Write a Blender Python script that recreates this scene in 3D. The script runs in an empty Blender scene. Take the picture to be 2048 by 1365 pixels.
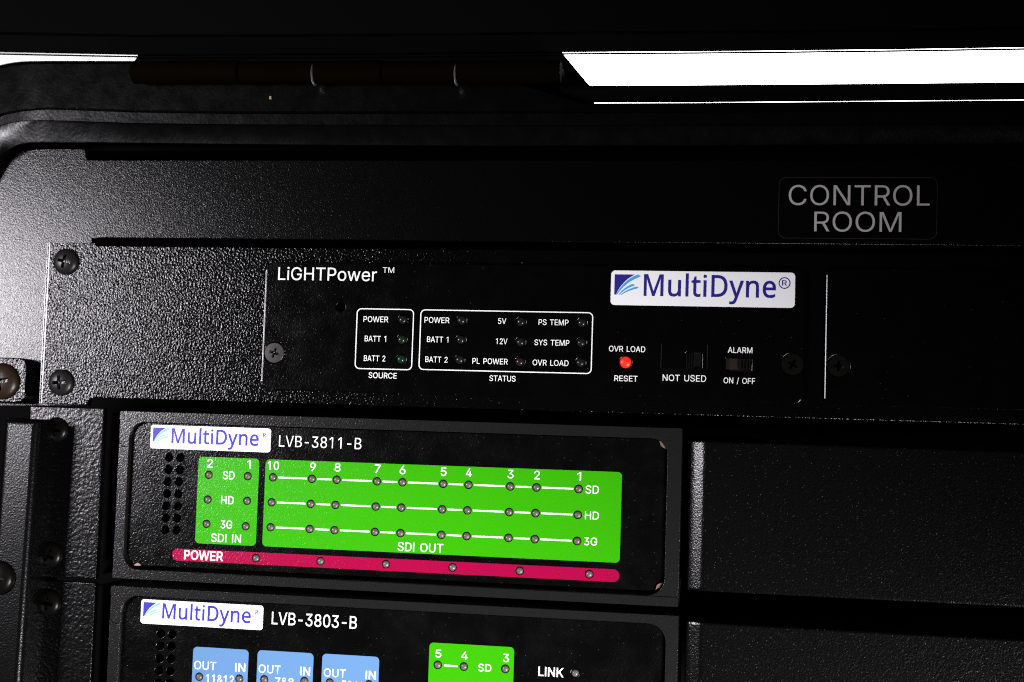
import bpy, bmesh, math, random
from mathutils import Matrix, Vector

random.seed(7)
C = bpy.context.scene.collection
SC = bpy.context.scene
MM = 0.001

# ------------------------------------------------------------------ camera
# all building is done in millimetres: x to the right, z up, d = distance the surface stands out towards the viewer
CAM = (60.153, 355.933, -23.103)            # x, d, z of the lens
ROT = ((0.98585669, -0.02077574, 0.16629778), (0.03179388, 0.99745165, -0.06386983), (-0.16454705, 0.06825375, 0.98400493))
cam_data = bpy.data.cameras.new('camera')
cam_data.lens = 50; cam_data.sensor_width = 36; cam_data.clip_start = 0.01; cam_data.clip_end = 20
cam = bpy.data.objects.new('camera', cam_data); C.objects.link(cam)
m = Matrix.Identity(4)
for c in range(3):
    col = (ROT[0][c], -ROT[2][c], ROT[1][c])
    for r in range(3): m[r][c] = col[r]
m[0][3], m[1][3], m[2][3] = CAM[0]*MM, -CAM[1]*MM, CAM[2]*MM
cam.matrix_world = m
SC.camera = cam
cam_data.dof.use_dof = True
cam_data.dof.focus_distance = 0.362
cam_data.dof.aperture_fstop = 14

def U(px, py, d=0.0):
    "measured point of the photograph -> (x, z) in mm on the plane standing d in front of the power unit's face"
    v = ((px-1024)/2844.0, -(py-682.5)/2844.0, -1)
    w = [sum(ROT[r][c]*v[c] for c in range(3)) for r in range(3)]
    k = (CAM[1]-d)/-w[2]
    return (CAM[0]+w[0]*k, CAM[2]+w[1]*k)

# ------------------------------------------------------------------ world, lamps, exposure
W = bpy.data.worlds.new('World'); SC.world = W; W.use_nodes = True
W.node_tree.nodes['Background'].inputs[0].default_value = (0.9, 0.95, 1, 1)
W.node_tree.nodes['Background'].inputs[1].default_value = 0.002
SC.view_settings.view_transform = 'Standard'; SC.view_settings.look = 'None'
SC.view_settings.exposure = 0; SC.view_settings.gamma = 1; SC.view_settings.use_curve_mapping = False
SC.cycles.use_denoising = False
SC.cycles.max_bounces = 6
SC.cycles.caustics_reflective = False
SC.cycles.filter_width = 1.1

def area(name, pos, aim, size, power, col=(1,1,1), spread=180, size_y=None):
    l = bpy.data.lights.new(name, 'AREA'); l.energy = power; l.color = col
    l.shape = 'RECTANGLE'; l.size = size*MM; l.size_y = (size_y or size)*MM; l.spread = math.radians(spread)
    o = bpy.data.objects.new(name, l); C.objects.link(o)
    p = Vector((pos[0], -pos[1], pos[2]))*MM; q = Vector((aim[0], -aim[1], aim[2]))*MM
    o.location = p; o.rotation_euler = (q-p).to_track_quat('-Z', 'Y').to_euler()
    return o
# (x, d, z)
area('key_lamp', (-368, 335, 30), (-90, 0, -20), 95, .72, (1, .955, 1.02), 110, 80)
area('fill_lamp', (320, 430, -350), (-5, 0, -112), 160, .37, (1, .985, .97), 28)
area('wall_brightener', (0, -500, 420), (0, -900, 80), 500, 40, (1, 1, 1))  # added unseen lamp that brightens the wall behind the case

# ------------------------------------------------------------------ materials
def mat(name, base, rough=.5, metal=0, spec=.5, bump=None, bump2=None, specks=None, coat=0, emit=0, trans=0, blotch=None, ior=1.45):
    M = bpy.data.materials.new(name); M.use_nodes = True
    N, L = M.node_tree.nodes, M.node_tree.links
    b = N['Principled BSDF']
    b.inputs['Base Color'].default_value = (*base, 1); b.inputs['Roughness'].default_value = rough
    b.inputs['Metallic'].default_value = metal; b.inputs['Specular IOR Level'].default_value = spec
    b.inputs['Coat Weight'].default_value = coat; b.inputs['Coat Roughness'].default_value = .08
    b.inputs['Transmission Weight'].default_value = trans; b.inputs['IOR'].default_value = ior
    if emit:
        b.inputs['Emission Color'].default_value = (*base, 1); b.inputs['Emission Strength'].default_value = emit
    tc = N.new('ShaderNodeNewGeometry')
    def noise(size, detail=2, rough_=.55):
        n = N.new('ShaderNodeTexNoise'); n.inputs['Scale'].default_value = 1/(size*MM); n.inputs['Detail'].default_value = detail
        n.inputs['Roughness'].default_value = rough_
        L.new(tc.outputs['Position'], n.inputs['Vector']); return n
    prev = None
    for bp in (bump, bump2):
        if not bp: continue
        n = noise(bp[0], bp[2] if len(bp) > 2 else 2)
        k = N.new('ShaderNodeBump'); k.inputs['Strength'].default_value = 1; k.inputs['Distance'].default_value = bp[1]*MM
        L.new(n.outputs['Fac'], k.inputs['Height'])
        if prev: L.new(prev.outputs['Normal'], k.inputs['Normal'])
        prev = k
    if prev: L.new(prev.outputs['Normal'], b.inputs['Normal'])
    if blotch:                                              # uneven gloss from handling: (size, rough low, rough high)
        n = noise(blotch[0], 4, .65); r = N.new('ShaderNodeMapRange')
        r.inputs['From Min'].default_value = .35; r.inputs['From Max'].default_value = .7
        r.inputs['To Min'].default_value = blotch[1]; r.inputs['To Max'].default_value = blotch[2]
        L.new(n.outputs['Fac'], r.inputs['Value']); L.new(r.outputs['Result'], b.inputs['Roughness'])
    if specks:                                              # dust specks: (cell size, radius share, colour)
        v = N.new('ShaderNodeTexVoronoi'); v.inputs['Scale'].default_value = 1/(specks[0]*MM)
        L.new(tc.outputs['Position'], v.inputs['Vector'])
        cr = N.new('ShaderNodeValToRGB'); cr.color_ramp.interpolation = 'LINEAR'
        e = cr.color_ramp.elements
        e[0].position = specks[1]*.6; e[0].color = (*specks[2], 1); e[1].position = specks[1]; e[1].color = (*base, 1)
        L.new(v.outputs['Distance'], cr.inputs['Fac']); L.new(cr.outputs['Color'], b.inputs['Base Color'])
    return M

MT = {}
MT['coarse'] = mat('coarse black powder coat', (.0012, .0012, .0013), .14, spec=.28, bump=(.58, .155, 1.5))
MT['ear'] = mat('pebbled black powder coat', (.0012, .0012, .0013), .26, spec=.34, bump=(.8, .15, 1.4))
MT['fine'] = mat('fine black powder coat', (.0012, .0012, .0013), .18, spec=.34, bump=(.31, .050, 2))
MT['edge_bright'] = mat('glossier smooth painted edge', (.0015, .0015, .0016), .17, spec=.75, bump=(.3, .012, 1))  # glossier variant of the edge coat
MT['edge'] = mat('smooth painted edge', (.0012, .0012, .0013), .24, spec=.5, bump=(.3, .02, 1))
MT['bezel'] = mat('satin black bezel coat', (.0080, .0078, .0078), .22, spec=.58, bump=(.38, .066, 2))
MT['face'] = mat('black anodised face', (.0012, .0012, .0012), .23, blotch=(7, .15, .24), spec=.50, bump=(.40, .066, 2), specks=(1.3, .075, (.055, .052, .05)))
MT['plate'] = mat('black printed overlay', (.0010, .0010, .0011), .20, blotch=(6, .13, .21), spec=.30, bump=(.40, .056, 2), specks=(2.4, .05, (.04, .04, .04)))
MT['cover'] = mat('soft black cover', (.0016, .0016, .0016), .20, spec=.50, bump=(.40, .068, 2), specks=(.8, .10, (.10, .10, .10)))
MT['bar'] = mat('lightly pebbled black coat', (.0014, .0014, .0015), .26, spec=.32, bump=(.5, .07, 1.8))
MT['rim'] = mat('scuffed black case plastic', (.0014, .0014, .0014), .26, spec=.23, bump=(.9, .045, 4), blotch=(5, .22, .31))
MT['lid'] = mat('black lid plastic', (.0007, .0007, .0007), .8, spec=.05)
MT['hinge'] = mat('brownish black hinge plastic', (.0022, .0014, .0005), .8, spec=.01, bump=(1.2, .02))
MT['inside'] = mat('dark case interior', (.001, .001, .001), .8, spec=.1)
MT['sticker'] = mat('white printed label', (.80, .80, .82), .42, bump=(.5, .03, 2))
MT['ink_white'] = mat('white screen print', (.80, .80, .80), .45, bump=(.4, .03))
MT['ink_grey'] = mat('grey label print', (.37, .35, .355), .5)
MT['navy'] = mat('navy logo ink', (.012, .008, .20), .45, bump=(.5, .03, 2))
MT['violet'] = mat('violet blue logo ink', (.030, .022, .34), .42, bump=(.42, .05, 2))
MT['azure'] = mat('light blue logo ink', (.06, .32, .72), .45)
MT['pale'] = mat('pale blue logo ink', (.17, .44, .78), .45)
MT['green'] = mat('green label film', (.028, .295, .001), .22, spec=.5, bump=(.38, .075, 2))
MT['magenta'] = mat('magenta label film', (.27, .001, .038), .22, spec=.5, bump=(.38, .075, 2))
MT['blue'] = mat('light blue label film', (.082, .190, .38), .5, bump=(.5, .02, 2))
MT['black_label'] = mat('black tape label', (.0006, .0006, .0006), .4, spec=.08)
MT['clear_edge'] = mat('tape edge', (.032, .032, .032), .3)
MT['led'] = mat('grey brown diffuse lens', (.100, .084, .075), .34, bump=(.5, .03), coat=.2)
MT['led_dark'] = mat('dark clear lens', (.010, .0095, .009), .22, spec=.35)
MT['led_green'] = mat('green tinted lens', (.006, .022, .011), .22, spec=.35)
MT['led_green2'] = mat('faint green tinted lens', (.009, .017, .010), .22, spec=.35)
MT['led_red'] = mat('red tinted lens', (.018, .009, .008), .22, spec=.35)
MT['red'] = mat('lit red button', (.95, .02, .008), .35, emit=.55)
MT['screw'] = mat('black oxide screw', (.010, .0095, .009), .34, spec=.4, bump=(.6, .02))
MT['screw_shaded'] = mat('shaded black screw', (.0035, .0033, .003), .28, spec=.18)  # darker copy of the black screw, shade put into its colour
MT['rust'] = mat('browned screw', (.020, .010, .006), .36, spec=.45, bump=(.8, .04))
MT['steel'] = mat('grey steel screw', (.055, .052, .05), .30, metal=.5, bump=(.3, .015))
MT['glint_copper'] = mat('copper toned corner glint', (.40, .27, .21), .35, metal=.8)  # bright metal for the added corner glints
MT['glint_steel'] = mat('steel hinge glint', (.65, .65, .66), .32, metal=.9)  # bright metal for the added glints on the hinge
MT['switch'] = mat('black switch plastic', (.004, .004, .004), .3)
MT['switch_frame'] = mat('bronze switch frame', (.014, .007, .003), .45, metal=.3)
MT['wall'] = mat('white wall', (.85, .85, .85), .8)
MT['crumb'] = mat('tan crumb', (.35, .28, .16), .8)

# ------------------------------------------------------------------ objects
def tag(o, label=None, cat=None, group=None, kind=None):
    if label: o['label'] = label
    if cat: o['category'] = cat
    if group: o['group'] = group
    if kind: o['kind'] = kind
    return o
def thing(name, loc, label, cat, group=None):
    o = bpy.data.objects.new(name, None); C.objects.link(o)
    o.empty_display_size = .01
    o.location = Vector((loc[0], -loc[1], loc[2]))*MM
    return tag(o, label, cat, group)
def wloc(o):
    v = o.location.copy()
    while o.parent: o = o.parent; v += o.location
    return v
def link(name, me, mt, parent=None, label=None, origin=None):
    "me is a mesh in mm world coordinates (x, -d, z); origin (x,d,z) becomes the object's origin"
    if origin is None:
        vs = [v.co for v in me.vertices]
        origin = [(min(v[i] for v in vs)+max(v[i] for v in vs))/2 for i in range(3)]
    else: origin = (origin[0], -origin[1], origin[2])
    me.transform(Matrix.Translation(-Vector(origin))); me.transform(Matrix.Scale(MM, 4))
    me.name = name
    return place(name, me, mt, Vector(origin)*MM, parent, label)
def place(name, me, mt, pos, parent=None, label=None):
    if mt is not None and not me.materials: me.materials.append(MT[mt])
    o = bpy.data.objects.new(name, me); C.objects.link(o)
    if parent: o.parent = parent; o.location = pos-wloc(parent)
    else: o.location = pos
    if label: o['label'] = label
    return o

def smooth(me, deg=35):
    bm = bmesh.new(); bm.from_mesh(me)
    for f in bm.faces: f.smooth = abs(f.normal.y) < .9998
    for e in bm.edges: e.smooth = (len(e.link_faces) == 2 and e.calc_face_angle(9) < math.radians(deg))
    bm.to_mesh(me); bm.free(); return me
def from_curve(loops, d0, d1, bevel=0.0, bres=2):
    "filled outline(s) in (x,z) mm, from depth d0 to d1; loops after the first may be holes or more outlines"
    cu = bpy.data.curves.new('tmp', 'CURVE'); cu.dimensions = '2D'; cu.fill_mode = 'BOTH'
    for lp in loops:
        s = cu.splines.new('POLY'); s.points.add(len(lp)-1)
        for p, (x, z) in zip(s.points, lp): p.co = (x, z, 0, 1)
        s.use_cyclic_u = True
    if d1-d0 > 0:
        cu.extrude = max((d1-d0)/2-bevel, 0); cu.bevel_depth = bevel; cu.bevel_resolution = bres; cu.offset = -bevel
    o = bpy.data.objects.new('tmp', cu); C.objects.link(o)
    bpy.context.view_layer.update()
    me = bpy.data.meshes.new_from_object(o.evaluated_get(bpy.context.evaluated_depsgraph_get()))
    bpy.data.objects.remove(o); bpy.data.curves.remove(cu)
    dm = (d0+d1)/2
    me.transform(Matrix(((1,0,0,0),(0,0,-1,-dm),(0,1,0,0),(0,0,0,1))))
    if d1-d0 > 0 and bevel: smooth(me, 40)
    return me
def rr(x0, x1, z0, z1, r, n=6):
    "rounded rectangle loop, r = one radius or four (top left, top right, bottom right, bottom left)"
    R = [r]*4 if not isinstance(r, (tuple, list)) else r
    out = []
    for k, (cx, cz, sx, sz, a0) in enumerate(((x0, z1, 1, -1, 180), (x1, z1, -1, -1, 90), (x1, z0, -1, 1, 0), (x0, z0, 1, 1, -90))):
        q = R[k]
        if q <= 0: out.append((cx, cz)); continue
        for i in range(n+1):
            a = math.radians(a0-90*i/n)
            out.append((cx+sx*q+q*math.cos(a), cz+sz*q+q*math.sin(a)))
    return out
def circ(x, z, r, n=24, ph=0):
    return [(x+r*math.cos(2*math.pi*i/n+ph), z+r*math.sin(2*math.pi*i/n+ph)) for i in range(n)]
def pillow(x0, x1, z0, z1, rc, d0, d1, bevel, n=8, steps=6, prof=None):
    "rounded block: corner radius rc, front edge rolled over with radius bevel"
    rings = [(0, d0)]
    for i in range(steps+1):
        a = math.pi/2*i/steps
        rings.append((bevel*(1-math.cos(a)), d1-bevel+bevel*math.sin(a)))
    if prof: rings = prof
    bm = bmesh.new(); prev = None
    for ins, d in rings:
        lp = rr(x0+ins, x1-ins, z0+ins, z1-ins, max(rc-ins, .02), n)
        cur = [bm.verts.new((x, -d, z)) for x, z in lp]
        if prev:
            for i in range(len(cur)):
                j = (i+1) % len(cur); bm.faces.new((prev[i], prev[j], cur[j], cur[i]))
        prev = cur
    bm.faces.new(prev)
    bmesh.ops.recalc_face_normals(bm, faces=bm.faces)
    me = bpy.data.meshes.new('m'); bm.to_mesh(me); bm.free(); return smooth(me, 40)
def lathe(profile, n=28, axis='d'):
    "profile (radius, height) about the axis pointing at the viewer, or along x"
    bm = bmesh.new(); prev = None
    for r, h in profile:
        if r < 1e-6: cur = [bm.verts.new((0, -h, 0))]
        else: cur = [bm.verts.new((r*math.cos(2*math.pi*i/n), -h, r*math.sin(2*math.pi*i/n))) for i in range(n)]
        if prev:
            for i in range(n):
                j = (i+1) % n
                if len(cur) == 1 and len(prev) == 1: continue
                if len(cur) == 1: bm.faces.new((prev[i], prev[j], cur[0]))
                elif len(prev) == 1: bm.faces.new((prev[0], cur[j], cur[i]))
                else: bm.faces.new((prev[i], prev[j], cur[j], cur[i]))
        prev = cur
    if len(prev) > 1: bm.faces.new(prev)
    bmesh.ops.recalc_face_normals(bm, faces=bm.faces)
    me = bpy.data.meshes.new('m'); bm.to_mesh(me); bm.free()
    if axis == 'x': me.transform(Matrix.Rotation(math.pi/2, 4, 'Z'))
    return smooth(me, 40)
def box(x0, x1, d0, d1, z0, z1, bevel=0):
    bm = bmesh.new(); bmesh.ops.create_cube(bm, size=1)
    for v in bm.verts: v.co = ((x0+x1)/2+v.co.x*(x1-x0), -(d0+d1)/2+v.co.y*(d1-d0), (z0+z1)/2+v.co.z*(z1-z0))
    if bevel: bmesh.ops.bevel(bm, geom=list(bm.edges), offset=bevel, segments=2, affect='EDGES')
    me = bpy.data.meshes.new('m'); bm.to_mesh(me); bm.free(); return me
def merge(meshes):
    bm = bmesh.new()
    for x in meshes: bm.from_mesh(x)
    me = bpy.data.meshes.new('m'); bm.to_mesh(me); bm.free(); return me

def edge_strip(x, w, drop, d, z0, z1):
    "thin smooth sliver along a left edge, sloping back towards the left"
    bm = bmesh.new(); ends = []
    for z in (z0, z1):
        ends.append([bm.verts.new((px, -pd, z)) for px, pd in ((x, d-.6), (x, d+.012-drop), (x+w, d+.012), (x+w, d-.6))])
    for i in range(4): bm.faces.new((ends[0][i], ends[0][(i+1) % 4], ends[1][(i+1) % 4], ends[1][i]))
    bm.faces.new(ends[0]); bm.faces.new(ends[1][::-1]); bmesh.ops.recalc_face_normals(bm, faces=bm.faces)
    me = bpy.data.meshes.new('m'); bm.to_mesh(me); bm.free(); return me

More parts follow.
